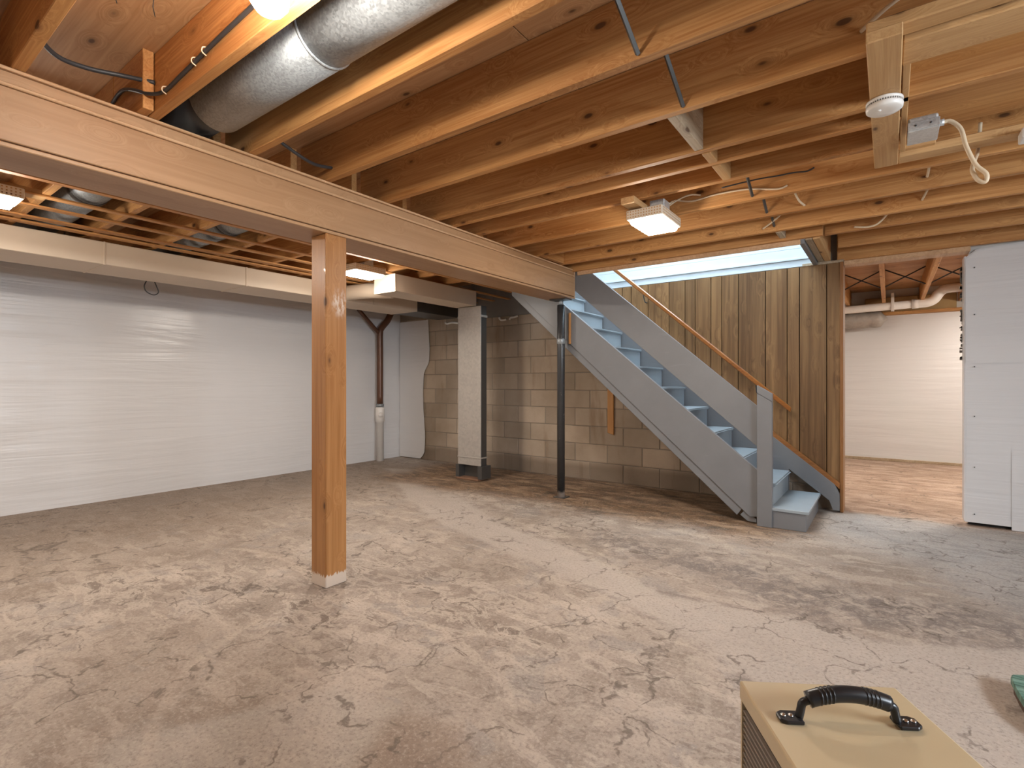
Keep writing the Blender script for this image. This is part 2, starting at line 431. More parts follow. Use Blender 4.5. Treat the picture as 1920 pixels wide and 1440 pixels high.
    c = t.mix(t.math('MULTIPLY', A('dirt'), t.math('ADD', 0.35, t.math('MULTIPLY', n2, 0.6))), c, (0.20, 0.145, 0.10))
    c = t.mix(t.math('MULTIPLY', A('dark'), t.step(n2, 0.35, 0.6)), c, (0.18, 0.155, 0.14))
    c = t.mix(t.math('MULTIPLY', A('blue'), t.math('ADD', 0.3, t.math('MULTIPLY', n1, 0.6))), c, (0.33, 0.33, 0.325))
    c = t.mix(t.math('MULTIPLY', t.math('MULTIPLY', A('blue'), t.step(n4, 0.48, 0.56)), 0.55), c, (0.215, 0.205, 0.195))
    c = t.mix(t.math('MULTIPLY', A('trench'), t.math('ADD', 0.58, t.math('MULTIPLY', n1, 0.45))), c, (0.425, 0.38, 0.335))
    c = t.mix(t.math('MULTIPLY', A('trench_edge'), t.math('MULTIPLY', t.step(n2, 0.42, 0.62), 0.5)), c, (0.13, 0.10, 0.085))
    c = t.mix(t.math('MULTIPLY', A('patch'), 0.55), c, (0.42, 0.385, 0.34))
    c = t.mix(t.math('MULTIPLY', A('brownpatch'), 0.6), c, (0.23, 0.17, 0.125))
    c = t.mix(t.math('MULTIPLY', A('arc'), 0.5), c, (0.47, 0.40, 0.33))
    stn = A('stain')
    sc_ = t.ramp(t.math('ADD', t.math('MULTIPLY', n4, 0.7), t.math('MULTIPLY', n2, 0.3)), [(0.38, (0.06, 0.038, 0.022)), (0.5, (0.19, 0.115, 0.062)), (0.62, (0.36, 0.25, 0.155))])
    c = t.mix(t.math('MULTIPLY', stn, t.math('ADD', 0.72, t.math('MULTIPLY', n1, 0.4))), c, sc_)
    fc = t.ramp(n4, [(0.38, (0.28, 0.19, 0.135)), (0.5, (0.40, 0.29, 0.215)), (0.62, (0.50, 0.39, 0.31))])
    c = t.mix(A('far'), c, fc)
    # flaked-off surface: hard-edged darker scabs inside the flaking zones
    thr = t.math('SUBTRACT', 0.70, t.math('MULTIPLY', A('flake'), 0.125))
    fl_ = t.step(t.math('SUBTRACT', n5, thr), 0.0, 0.02)
    c = t.mix(t.math('MULTIPLY', fl_, 0.72), c, (0.12, 0.092, 0.072))
    spk = t.step(n3, 0.55, 0.62)
    c = t.mix(t.math('MULTIPLY', spk, 0.38), c, (0.15, 0.12, 0.095))
    c = t.mix(t.math('MULTIPLY', t.step(n3, 0.45, 0.38), 0.3), c, (0.55, 0.49, 0.42))
    crk = t.n('TexVoronoi', {'Scale': 3.1, 'Vector': t.vmath('ADD', p, t.scale(t.n('TexNoise', {'Scale': 4.0, 'Detail': 5.0, 'Vector': p}).outputs['Color'], (0.6, 0.6, 0)))}, feature='DISTANCE_TO_EDGE').outputs['Distance']
    ck = t.math('MULTIPLY', t.step(crk, 0.03, 0.006), t.math('MULTIPLY', t.step(n2, 0.42, 0.52), t.step(n1, 0.42, 0.52)))
    c = t.mix(t.math('MULTIPLY', ck, 0.65), c, (0.09, 0.07, 0.055))
    c = t.mix(1.0, c, (1.04, 1.0, 0.985), 'MULTIPLY')
    h = t.math('SUBTRACT', t.math('ADD', t.math('MULTIPLY', n2, 0.6), t.math('MULTIPLY', n3, 0.35)), t.math('MULTIPLY', fl_, 0.35))
    t.bsdf(c, t.math('ADD', 0.48, t.math('MULTIPLY', n1, 0.3)), t.bump(h, 0.35, 0.008), 0, 0.35)
    me.materials.append(t.m)
    for pl in me.polygons: pl.use_smooth = True
    o = link('floor', me, (0, 0, 0)); tag(o, kind='structure')
make_floor()

# ------------------------------------------------------------------ walls
def sheet_wall(name, u0, u1, z0, z1, plane, face, amp=0.006, du=0.06, mat=m_sheet, parent=None, edge=None, seed=0, top=None):
    """slightly billowing sheeting; face '+X' at x=plane or '-Y' at y=plane"""
    nu = max(2, int((u1-u0)/du)); nz = max(2, int((z1-z0)/0.05))
    U, Zz = np.meshgrid(np.linspace(0, 1, nu+1), np.linspace(0, 1, nz+1), indexing='ij')
    Zv = z0+Zz*(z1-z0)
    u1v = np.full(U.shape, u1) if edge is None else edge(Zv)
    Uv = u0+U*(u1v-u0)
    if top is not None: Zv = z0+Zz*(top(Uv)-z0)
    d = (fbm(Uv.ravel()*0.35, Zv.ravel()*2.4, 1.7, 50+seed)-0.5).reshape(U.shape)*amp*2
    d += (fbm(Uv.ravel(), Zv.ravel()*0.3, 3.3, 70+seed)-0.5).reshape(U.shape)*amp
    d = np.abs(d)
    if face == '+X': P = np.stack([plane+d, Uv, Zv], -1)
    else: P = np.stack([Uv, plane-d, Zv], -1)
    c0 = P.reshape(-1, 3).mean(0); c0[2] = z0
    idx = np.arange(P.shape[0]*P.shape[1]).reshape(P.shape[:2])
    f = np.stack([idx[:-1,:-1], idx[1:,:-1], idx[1:,1:], idx[:-1,1:]], -1).reshape(-1, 4)
    if face == '+X': f = f[:, ::1]
    me = bpy.data.meshes.new(name); me.from_pydata((P.reshape(-1,3)-c0).tolist(), [], f.tolist())
    me.materials.append(mat)
    for p in me.polygons: p.use_smooth = True
    return link(name, me, tuple(c0), parent)
wl = tag(box('wall_left', -6.2, -5.915, -2.8, 5.5, 0, 2.45, m_wallgrey), kind='structure')
sheet_wall('plastic_sheeting', -2.8, 5.25, 0.0, 2.42, -5.91, '+X', amp=0.012, parent=wl)
tag(box('wall_front', -6.2, 3.3, -2.95, -2.75, 0, 2.45, m_wallgrey), kind='structure')
wr = empty('wall_right', (3.1, 1.2, 0), kind='structure')
boxes('wall_panel', [(3.05,3.25,-2.8,0.3,0,2.45),(3.05,3.25,2.1,9.3,0,2.45),(3.05,3.25,0.3,2.1,0,1.4),(3.05,3.25,0.3,2.1,2.05,2.45)], m_wallgrey, wr)
win = empty('window_1', (3.15, 1.2, 1.4), kind='structure')
boxes('window_frame', [(3.08,3.2,0.3,0.36,1.4,2.05),(3.08,3.2,2.04,2.1,1.4,2.05),(3.08,3.2,0.3,2.1,1.4,1.46),(3.08,3.2,0.3,2.1,1.99,2.05),(3.1,3.18,1.17,1.23,1.4,2.05)], m_white_pl, win)

# concrete block wall: mortar body with single blocks standing proud of it
wb = tag(box('wall_back', -6.2, -0.34, 5.256, 5.5, 0, 2.45, m_mortar), kind='structure')
def block_mesh(w):
    bm = bmesh.new(); add_box(bm, -w/2, w/2, -0.02, 0.02, -0.0975, 0.0975)
    bmesh.ops.bevel(bm, geom=list(bm.edges), offset=0.004, segments=1, affect='EDGES')
    bmesh.ops.recalc_face_normals(bm, faces=bm.faces)
    me = bpy.data.meshes.new('block'); bm.to_mesh(me); bm.free(); me.materials.append(m_cmu); return me
full = block_mesh(0.398); cache = {}
for row in range(10):
    zc = 0.1016+row*0.2032
    x0 = -3.96-0.4064*6 if row % 2 == 0 else -3.745-0.4064*6
    k = 0
    while True:
        a = x0+k*0.4064; b = a+0.4064; k += 1
        if a > -0.36: break
        a = max(a, -5.9); b = min(b, -0.345)
        if b-a < 0.06: continue
        w = round(b-a-0.0084, 3)
        me = full if abs(w-0.398) < 0.003 else cache.setdefault(w, None) or block_mesh(w)
        cache[w] = me
        o = link('block', me, ((a+b)/2, 5.27+random.uniform(-0.003, 0.003), zc), wb)
box('parging', -4.5, -2.9, 5.235, 5.262, 1.945, 2.42, m_parge, wb, 0.004)
def edge(zv): return -5.385+0.09*sst(zv, 1.22, 1.42)+0.02*np.sin(zv*5)-0.08*sst(zv, 0.1, 0.0)
pl = sheet_wall('plastic_sheeting', -5.9, -5.3, 0.01, 2.0, 5.235, '-Y', amp=0.008, edge=edge, parent=wb, seed=3)

# right-hand partition, covered in plastic sheeting
wp = tag(box('wall_partition', 0.50, 3.1, 5.31, 5.40, 0.032, 2.45, m_wallgrey), kind='structure')
box('sill_or_gap_shade', 0.50, 3.1, 5.34, 5.40, 0.0, 0.031, m_black, wp)  # black strip painting the shaded gap under the partition
def topcurve(u): return 2.118+0.075*(u-0.48)-0.05*sst(u, 0.53, 0.47)
s1 = sheet_wall('plastic_sheeting', 0.475, 3.05, 0.028, 2.12, 5.295, '-Y', amp=0.006, parent=wp, seed=5, top=topcurve)
s2 = sheet_wall('plastic_overlap', 0.735, 3.05, 0.004, 0.6, 5.290, '-Y', amp=0.006, parent=wp, seed=8)
s3 = sheet_wall('plastic_overlap', 0.476, 3.05, 1.25, 2.10, 5.289, '-Y', amp=0.005, parent=wp, seed=15, top=lambda u: topcurve(u)-0.012)
box('sheet_return', 0.468, 0.482, 5.292, 5.42, 0.03, 2.08, m_sheet, wp, 0.004)
bm = bmesh.new()
for k in range(70):                                     # crumbled edge of the old wall finish
    zz = random.uniform(1.28, 2.0); s_ = random.uniform(0.004, 0.014)
    add_box(bm, 0.461+random.uniform(-0.008, 0.006), 0.47, 5.42, 5.435+s_, zz, zz+s_*1.6)
tag(finish('crumbled_edge', bm, m_parge, (0, 0, 0), wp), kind='stuff')
boxes('fixings', [(0.525,0.531,5.279,5.29,z,z+0.008) for z in (0.09, 0.45, 0.84, 1.22, 1.62, 1.98)], m_steelbar, wp)

# wood panelled stair wall: each board stands on its own, grooves between
pw = empty('wall_panelled', (-1.4, 5.22, 0.3), kind='structure')
gr = [-2.75,-2.60,-2.44,-2.327,-2.226,-2.039,-1.816,-1.654,-1.554,-1.403,-1.302,-1.152,-0.918,-0.740,-0.642,-0.436,-0.334]
def skirt(x): return 0.61-0.80*(x+0.836)
for a, b in zip(gr, gr[1:]):
    a2, b2 = a+0.003, b-0.003
    prism('panel_board', [(a2, skirt(a2)+0.03), (b2, max(0.02, skirt(b2)+0.03)), (b2, 2.128), (a2, 2.128)], 'Y', 5.205, 5.225, m_panel, pw, 0.0015)
prism('panel_backing', [(-2.75, skirt(-2.75)+0.03), (-0.338, 0.24), (-0.338, 2.12), (-2.75, 2.12)], 'Y', 5.226, 5.24, m_black, pw)
tag(box('trim_1', -0.338, -0.314, 5.19, 5.40, 0.0, 2.13, m_brown_trim_z, None, 0.002), kind='structure')
tag(box('trim_2', -0.62, -0.31, 5.195, 5.23, 2.128, 2.15, m_block, None, 0.002), kind='structure')

# upper stairwell, white boards, lit by daylight from above
ws = empty('wall_stairwell', (-1.7, 5.22, 2.13), kind='structure')
zz = 2.132
for h in (0.062, 0.018, 0.085, 0.10, 0.12, 0.12, 0.4, 0.9):
    th = 0.012 if h == 0.018 else 0.0
    box('wall_board', -3.3, -0.52, 5.205-th, 5.235, zz, zz+h-0.0015, m_drywall, ws, 0.001); zz += h
box('stairwell_end', -0.535, -0.50, 4.33, 5.24, 2.16, 3.95, m_drywall, ws)
box('stairwell_side', -3.3, -0.5, 4.30, 4.34, 2.42, 3.95, m_drywall, ws)
box('stairwell_top_end', -3.34, -3.3, 4.30, 5.24, 2.2, 3.95, m_drywall, ws)
box('stairwell_ceiling', -3.3, -0.5, 4.30, 5.24, 3.95, 4.0, m_drywall, ws)

# far room beyond the opening
tag(box('wall_far', -3.3, 3.2, 9.03, 9.2, 0, 2.45, m_wallgrey), kind='structure')
fw = [o for o in bpy.data.objects if o.name == 'wall_far'][0]
sheet_wall('plastic_sheeting', -3.2, 3.1, 0.0, 2.05, 9.02, '-Y', amp=0.01, parent=fw, seed=9)
box('rim_insulation', -0.28, 0.72, 8.96, 9.03, 2.06, 2.30, plain('tan_insulation', (0.42, 0.28, 0.13), 0.95, bump=0.6), fw, 0.008)
box('sill_or_gap_shade', -3.2, 3.1, 8.9, 9.03, 2.05, 2.09, m_joist, fw, 0.003)
tag(box('wall_far_left', -3.4, -3.2, 5.4, 9.2, 0, 2.45, m_wallgrey), kind='structure')
tag(box('trim_3', -0.314, 0.50, 5.22, 5.36, 2.105, 2.142, m_beam_l, None, 0.003), kind='structure')
tag(box('baseboard_far', -3.2, 3.05, 8.99, 9.018, 0.0, 0.035, m_block, None, 0.003), kind='structure')

# ------------------------------------------------------------------ ceiling: subfloor sheets, joists, bridging, strapping
ce = empty('ceiling', (-1.5, 1.5, ZJ), kind='structure')
def sheet(x0, x1, y0, y1): box('plywood_sheet', x0+0.002, x1-0.002, y0+0.002, y1-0.002, ZS, ZS+0.018, m_ply, ce, 0.001)
xs = [-6.2, -3.56, -1.12, 1.32, 3.3]; ys = [-2.9, -1.56, -0.34, 0.88, 2.10, 3.32, 4.33]
for a, b in zip(xs, xs[1:]):
    for c_, d_ in zip(ys, ys[1:]): sheet(a, b, c_, d_)
sheet(-6.2, -3.3, 4.33, 5.5); sheet(-0.5, 1.32, 4.33, 5.5); sheet(1.32, 3.3, 4.33, 5.5)
sheet(-3.4, -0.5, 5.5, 9.3); sheet(-0.5, 1.32, 5.5, 9.3); sheet(1.32, 3.3, 5.5, 9.3)
box('roof_slab', -6.3, 3.4, -3.0, 4.29, ZS+0.022, ZS+0.06, m_black, ce)
boxes('roof_slab', [(-6.3,-3.36,4.29,9.4,ZS+0.022,ZS+0.06),(-0.48,3.4,4.29,9.4,ZS+0.022,ZS+0.06),(-3.36,-0.48,5.26,9.4,ZS+0.022,ZS+0.06)], m_black, ce)
def joist(x0, x1, y, z0=ZJ, z1=ZS-0.001, th=0.038, mat=m_joist):
    return box('joist', x0, x1, y, y+th, z0, z1, mat, ce, 0.0025)
JY = [-2.43, -2.03, -1.62, -1.21, -0.80, -0.39, 0.01, 0.415, 0.822, 1.228, 1.636, 2.040, 2.455]
for y in JY: joist(-2.66, 3.05, y)
joist(-2.66, 0.039, 2.625); joist(-2.66, 0.039, 2.885)
for y in (3.29, 3.675, 4.065): joist(-2.66, 3.05, y)
joist(-0.38, 3.05, 4.385); joist(-0.33, 3.05, 4.85); 
box('rim_joist', -0.36, 3.05, 5.20, 5.24, 2.142, ZS-0.001, m_joist, ce, 0.003)
# joists on the far side of the beam lap past it
for y in JY + [2.885, 3.29, 3.675, 4.065]: joist(-5.9, -2.69, y-0.042, 2.156)
joist(-2.688, -2.36, 0.822-0.042)
# stair opening: header and double trimmer
box('stair_header', -3.3, -0.385, 4.30, 4.338, ZJ-0.02, ZS-0.001, m_joist, ce, 0.003)
box('header_trim', -2.40, -0.53, 4.338, 4.352, 2.125, ZS, m_beam_l, ce, 0.002)
box('trimmer_joist', -0.50, -0.455, 4.34, 5.2, 2.15, ZS-0.001, m_block, ce, 0.003)
box('trimmer_joist', -0.452, -0.405, 4.34, 5.2, 2.15, ZS-0.001, m_pine, ce, 0.003)
box('opening_casing', -0.537, -0.503, 4.345, 5.2, 2.128, 2.16, m_stair, ce, 0.002)
# strapping under the joists left of the beam
for x0, x1 in ((-2.98,-2.93), (-3.26,-3.215), (-3.545,-3.50), (-3.87,-3.82), (-4.12,-4.07), (-4.42,-4.355), (-4.57,-4.51), (-5.3,-5.25), (-5.6,-5.55)):
    box('strapping', x0, x1, -2.75, 4.28 if x0 > -3.4 else 5.2, 2.143, 2.1555, m_strip, ce, 0.002)
# boards added left of the beam to keep the joist bays dark
JA = sorted(JY + [2.625, 2.885, 3.29, 3.675, 4.065])
for a, b in zip(JA, JA[1:]):
    y1 = b-0.044 if b != 2.625 else b-0.002
    if a == 0.415: continue
    box('blocking', -3.35, -3.312, a+0.040, y1, ZJ+0.002, ZS-0.003, m_joist_y, ce, 0.002)
# solid blocking between joists
box('blocking', -0.735, -0.695, 2.080, 2.453, ZJ+0.002, ZS-0.02, m_block, ce, 0.003)
box('blocking', -0.715, -0.675, 2.495, 2.623, ZJ-0.003, ZS-0.02, m_pine, ce, 0.003)
box('blocking', -0.715, -0.675, 2.665, 2.883, ZJ-0.003, ZS-0.02, m_pine, ce, 0.003)
box('blocking', -0.66, -0.62, 4.105, 4.298, ZJ-0.003, ZS-0.02, m_block, ce, 0.003)
box('blocking', -2.42, -2.38, 3.715, 4.06, ZJ+0.002, ZS-0.02, m_joist_y, ce, 0.003)
# folded sheet-metal bridging struts
def strut(x, ya, yb, za, zb, w=0.017):
    a = Vector((x, ya, za)); b = Vector((x, yb, zb)); t = (b-a).normalized(); n = Vector((1, 0, 0)); u = t.cross(n)
    bm = bmesh.new(); pr = [(-w/2, 0), (0, 0.009), (w/2, 0), (w/2, 0.0025), (0, 0.0118), (-w/2, 0.0025)]
    mid = (a+b)/2
    A = [bm.verts.new(a-mid+n*p+u*q) for p, q in pr]; B = [bm.verts.new(b-mid+n*p+u*q) for p, q in pr]
    bm.faces.new(A); bm.faces.new(B[::-1])
    for i in range(6): bm.faces.new((A[i], B[i], B[(i+1)%6], A[(i+1)%6]))
    finish('bridging_strut', bm, m_steelbar, mid, ce)
strut(-0.675, 1.268, 1.634, 2.385, 2.195)
strut(-0.655, 1.676, 2.038, 2.385, 2.19)
strut(-0.650, 2.925, 3.288, 2.385, 2.20)
strut(-0.640, 3.330, 3.673, 2.385, 2.205)
strut(-0.660, 3.715, 4.063, 2.385, 2.215)
# framed-down bay with plywood soffit by the smoke alarm
box('soffit_header', 0.040, 0.060, 2.08, 3.03, ZJ, ZS-0.001, m_pine, ce, 0.002)
box('soffit_panel', 0.062, 3.0, 2.08, 3.03, 2.262, 2.275, m_plysoffit, ce, 0.001)
box('soffit_board', 0.034, 3.0, 1.985, 2.135, ZJ-0.036, ZJ-0.002, m_pine_x, ce, 0.004)
box('soffit_board', -0.057, 3.0, 1.905, 1.975, ZJ-0.022, ZJ+0.016, m_pine_x, ce, 0.004)
box('soffit_board', 0.036, 3.0, 3.030, 3.125, ZJ-0.02, ZJ+0.018, m_pine_x, ce, 0.004)
box('soffit_chip', 0.04, 0.17, 3.00, 3.03, ZJ+0.002, ZJ+0.022, m_pine_x, ce, 0.003)
box('alarm_board', -0.057, 0.033, 1.885, 3.01, ZJ-0.060, ZJ-0.0245, m_pine, ce, 0.003)
boxes('alarm_board_packer', [(-0.04,0.015,2.042,2.076,ZJ-0.0245,ZJ),(-0.04,0.015,2.457,2.49,ZJ-0.0245,ZJ),(-0.04,0.015,2.887,2.92,ZJ-0.0245,ZJ)], m_pine, ce)
# far-room joists run the other way, with rod bridging
for x in (-0.895, -0.485, -0.078, 0.329, 0.735, 1.14):
    box('joist', x, x+0.04, 5.42, 8.98, ZJ, ZS-0.001, m_joist_y, ce, 0.003)
for x in (-0.855, -0.445, -0.038, 0.369, 0.775):
    for s in (0, 1):
        tube('bridging_rod', [(x, 7.3, 2.20 if s else 2.395), (x+0.365, 7.33, 2.395 if s else 2.20)], 0.0075, m_cable_k, ce, 1, 6)
# bent nails coming through the subfloor
for (x, y) in ((-2.05, 0.60), (-2.02, 0.70), (-1.92, 0.66)):
    tube('nail', [(x, y, ZS), (x+0.005, y-0.005, ZS-0.04), (x-0.02, y+0.01, ZS-0.055)], 0.0016, m_cable_k, ce, 1, 5)

# ------------------------------------------------------------------ main beam, posts
be = empty('main_beam', (-2.555, 0.8, 1.903), 'tan painted built-up timber beam spanning the room under the joists', 'beam')
box('beam_core', -2.66, -2.447, -2.75, 4.335, 1.922, 2.178, m_beam, be)
box('face_board', -2.446, -2.430, -2.75, 4.345, 1.926, 2.1105, m_beam, be, 0.003)
box('back_board', -2.678, -2.661, -2.75, 4.30, 1.926, 2.15, m_beam, be, 0.003)
box('soffit_board', -2.685, -2.424, -2.75, 4.345, 1.903, 1.9195, m_beam, be, 0.003)
box('edge_strip', -2.446, -2.4235, -2.75, 4.33, 2.1115, 2.1245, m_beam_l, be, 0.003)
box('ledger_board', -2.446, -2.436, -2.75, 4.33, 2.126, 2.166, m_beam, be, 0.002)
box('edge_strip', -2.446, -2.4225, -2.75, 4.33, 2.1670, 2.1785, m_beam_l, be, 0.003)
box('end_cap', -2.68, -2.428, 4.336, 4.352, 1.908, 2.176, m_beam, be, 0.006)
tag(box('wood_post', -2.563, -2.430, 1.640, 1.772, 0.0, 1.903, m_post, None, 0.004), 'square brown stained timber post with scraped white foot under the beam', 'post')

tp = empty('steel_column', (-2.55, 4.29, 0.0), 'black painted round steel column holding the beam end by the stairs', 'column')
def _scuff():
    t = NT('chipped_black_paint'); v = t.pos()
    f = t.step(t.noise(t.scale(v, (40, 40, 14)), 1, 5, 0.7), 0.63, 0.70)
    z = t.n('SeparateXYZ', {0: v}).outputs[2]
    c = t.mix(t.math('MULTIPLY', f, 0.7), (0.035, 0.036, 0.038), (0.42, 0.38, 0.34))
    c = t.mix(t.step(t.math('ADD', z, t.math('MULTIPLY', t.noise(v, 20, 3), 0.06)), 0.10, 0.07), c, (0.5, 0.42, 0.36))
    return t.bsdf(c, 0.3, None, 0.0, 0.6)
m_blackpole = _scuff()
lathe('shaft', [(0.037, 0.0), (0.037, 1.42), (0.037, 1.84)], m_blackpole, (-2.55, 4.29, 0.008), tp, 24)
lathe('collar', [(0.030, 0), (0.0405, 0.006), (0.0405, 0.05), (0.030, 0.06)], m_galv, (-2.55, 4.29, 1.47), tp, 24)
lathe('screw_jack', [(0.022, 0), (0.022, 0.05)], m_galv, (-2.55, 4.29, 1.845), tp, 16)
box('base_plate', -2.61, -2.49, 4.24, 4.35, 0.0, 0.008, m_darkmetal, tp, 0.002)
box('top_plate', -2.64, -2.46, 4.22, 4.345, 1.893, 1.9025, m_darkmetal, tp, 0.002)

# ------------------------------------------------------------------ staircase
st = empty('staircase', (-1.6, 4.75, 0.0), 'grey painted wooden open staircase climbing left beside the panelled wall', 'staircase')
NX = [-0.477, -0.700, -0.945, -1.173, -1.398, -1.617, -1.845, -2.075, -2.290, -2.508, -2.73, -2.95, -3.17]
NZ = [0.155, 0.325, 0.500, 0.685, 0.872, 1.062, 1.255, 1.447, 1.638, 1.830, 2.02, 2.21, 2.40]
Y0, Y1 = 4.402, 5.138
# bottom step box
box('riser', -0.72, -0.492, 4.338, Y1, 0.0, 0.128, m_stair, st, 0.003)
box('tread', -0.735, -0.474, 4.325, Y1, 0.129, 0.155, m_tread, st, 0.004)
for i in range(1, 12):
    x, z = NX[i], NZ[i]; xb = NX[i+1]-0.022
    bm = bmesh.new(); add_box(bm, xb-(x+xb)/2, x-(x+xb)/2, -(Y1-Y0)/2, (Y1-Y0)/2, -0.013, 0.013)
    ed = [e for e in bm.edges if all(abs(v.co.x-(x-xb)/2) < 1e-5 for v in e.verts)]
    bmesh.ops.bevel(bm, geom=ed, offset=0.010, segments=2, affect='EDGES')
    finish('tread', bm, m_tread, ((x+xb)/2, (Y0+Y1)/2, z-0.013), st)
    box('riser', x-0.038, x-0.022, Y0+0.002, Y1-0.002, NZ[i-1], z-0.0262, m_tread, st)
# near stringer and its lower strip
def lo(x): return 0.414-0.8315*(x+0.819)
prism('stringer', [(-0.822, 0.06), (-0.822, 0.417), (-3.2, lo(-3.2)), (-3.2, lo(-3.2)-0.29), (-0.88, 0.052)], 'Y', 4.362, 4.400, m_stair, st, 0.002)
prism('stringer_lip', [(-0.93, 0.118), (-3.2, lo(-3.2)-0.265), (-3.2, lo(-3.2)-0.375), (-0.98, 0.05)], 'Y', 4.376, 4.400, m_stair, st, 0.002)
prism('stringer_lip', [(-0.835, 0.035), (-0.915, 0.105), (-0.955, 0.055), (-0.90, 0.012), (-0.835, 0.01)], 'Y', 4.376, 4.400, m_stair, st, 0.002)
# solid guard board and newel
def gt(x): return 0.902-0.851*(x+0.808)
def gb(x): return 0.603-0.857*(x+0.826)
prism('guard_board', [(-0.80, gb(-0.80)), (-0.80, gt(-0.80)), (-2.75, gt(-2.75)), (-2.75, gb(-2.75))], 'Y', 4.362, 4.390, m_stair, st, 0.002)
prism('newel_post', [(-0.822, 0.0), (-0.716, 0.0), (-0.716, 0.955), (-0.822, 1.022)], 'Y', 4.318, 4.361, m_stair, st, 0.003)
prism('newel_cap', [(-0.822, 1.0235), (-0.716, 0.9565), (-0.716, 1.018), (-0.822, 1.082)], 'Y', 4.318, 4.361, m_stair, st, 0.003)
# wall skirt with its varnished capping
prism('wall_stringer', [(-0.338, 0.02), (-0.338, 0.16), (-0.372, skirt(-0.372)), (-3.2, skirt(-3.2)), (-3.2, skirt(-3.2)-0.46), (-0.72, skirt(-0.72)-0.46), (-0.72, skirt(-0.72)-0.175), (-0.41, 0.10), (-0.385, 0.02)], 'Y', 5.145, 5.180, m_stair, st, 0.002)
prism('skirt_capping', [(-0.338, skirt(-0.338)-0.012), (-0.338, skirt(-0.338)+0.04), (-3.2, skirt(-3.2)+0.042), (-3.2, skirt(-3.2)+0.002), (-0.37, skirt(-0.37)+0.002)], 'Y', 5.150, 5.200, m_brown_trim, st, 0.003)
hr = empty('handrail', (-0.75, 5.11, 0.92), 'varnished orange wood handrail sloping up along the panelled wall', 'handrail')
def hz(x): return 0.882-0.868*(x+0.69)
prism('rail', [(-0.69, hz(-0.69)), (-2.9, hz(-2.9)), (-2.9, hz(-2.9)-0.052), (-0.70, hz(-0.70)-0.05)], 'Y', 5.085, 5.120, m_rail, hr, 0.007)
for x in (-0.98, -2.05):
    tube('bracket', [(x, 5.204, hz(x)-0.12), (x, 5.15, hz(x)-0.12), (x, 5.105, hz(x)-0.056)], 0.006, m_steelbar, hr, 4, 8)
tag(box('wood_lath', -2.497, -2.478, 4.342, 4.360, 1.475, 1.775, m_lath, None, 0.002), 'short orange wood lath beside the black column under the beam', 'lath')
tag(prism('wood_stake', [(-2.512, 0.55), (-2.440, 0.53), (-2.440, 1.05), (-2.512, 1.05)], 'Y', 5.222, 5.246, m_lath, None, 0.003), 'narrow orange wood strip hanging on the block wall below the stairs', 'wood strip')

# ------------------------------------------------------------------ ducts
td = empty('trunk_duct', (-4.9, 1.0, 1.97), 'long cream painted rectangular duct along the white sheeted wall', 'duct')
for a, b in ((-2.75, -0.2), (-0.2, 1.30), (1.30, 2.34), (2.34, 3.75), (3.75, 4.42)):
    box('duct_section', -5.13, -4.66, a+0.0015, b-0.0015, 1.972, 2.138, m_cream, td, 0.004)
for y in (-0.2, 1.30, 2.34): 
    box('seam', -5.134, -4.654, y-0.010, y+0.004, 1.968, 2.139, m_cream, td, 0.002)
box('bare_section', -5.10, -4.69, 4.422, 5.22, 1.978, 2.135, m_darkmetal, td, 0.003)  # unpainted end section, its shadow put into the dark metal colour
tube('branch_elbow', [(-4.72, 3.40, 2.055), (-4.50, 3.42, 2.055), (-4.34, 3.46, 2.055), (-4.22, 3.56, 2.055), (-4.165, 3.595, 2.055)], 0.078, m_cream, td, 4, 20)
bd = empty('branch_duct', (-3.93, 3.9, 1.97), 'cream boxed duct hanging between the round light and the stairs', 'duct')
box('duct_body', -4.08, -3.78, 3.302, 4.49, 1.972, 2.138, m_cream, bd, 0.003)
box('end_panel', -4.083, -3.777, 3.293, 3.304, 1.969, 2.139, m_cream_lit, bd, 0.002)
box('duct_collar', -4.06, -3.80, 4.492, 4.52, 1.98, 2.135, m_darkmetal, bd, 0.002)
vd = empty('riser_duct', (-3.86, 4.52, 0.0), 'flat galvanised duct running down to a floor boot by the block wall', 'duct')
box('duct_face', -4.03, -3.69, 4.455, 4.470, 0.165, 1.965, m_galv2, vd, 0.003)
box('duct_body', -4.025, -3.695, 4.471, 4.57, 0.165, 1.97, m_darkmetal, vd, 0.003)
box('seam', -4.034, -3.686, 4.450, 4.575, 1.84, 1.866, m_galv2, vd, 0.003)
box('seam', -4.034, -3.686, 4.450, 4.575, 0.245, 0.262, m_galv2, vd, 0.003)
boxes('floor_boot', [(-4.05,-4.0,4.44,4.60,0.02,0.165),(-3.72,-3.66,4.44,4.60,0.02,0.165),(-4.0,-3.72,4.54,4.60,0.02,0.165)], m_darkmetal, vd)
box('rusty_base', -4.04, -3.70, 4.42, 4.60, 0.0, 0.022, plain('rust', (0.20, 0.105, 0.06), 0.8, 0, 0.2), vd, 0.006)

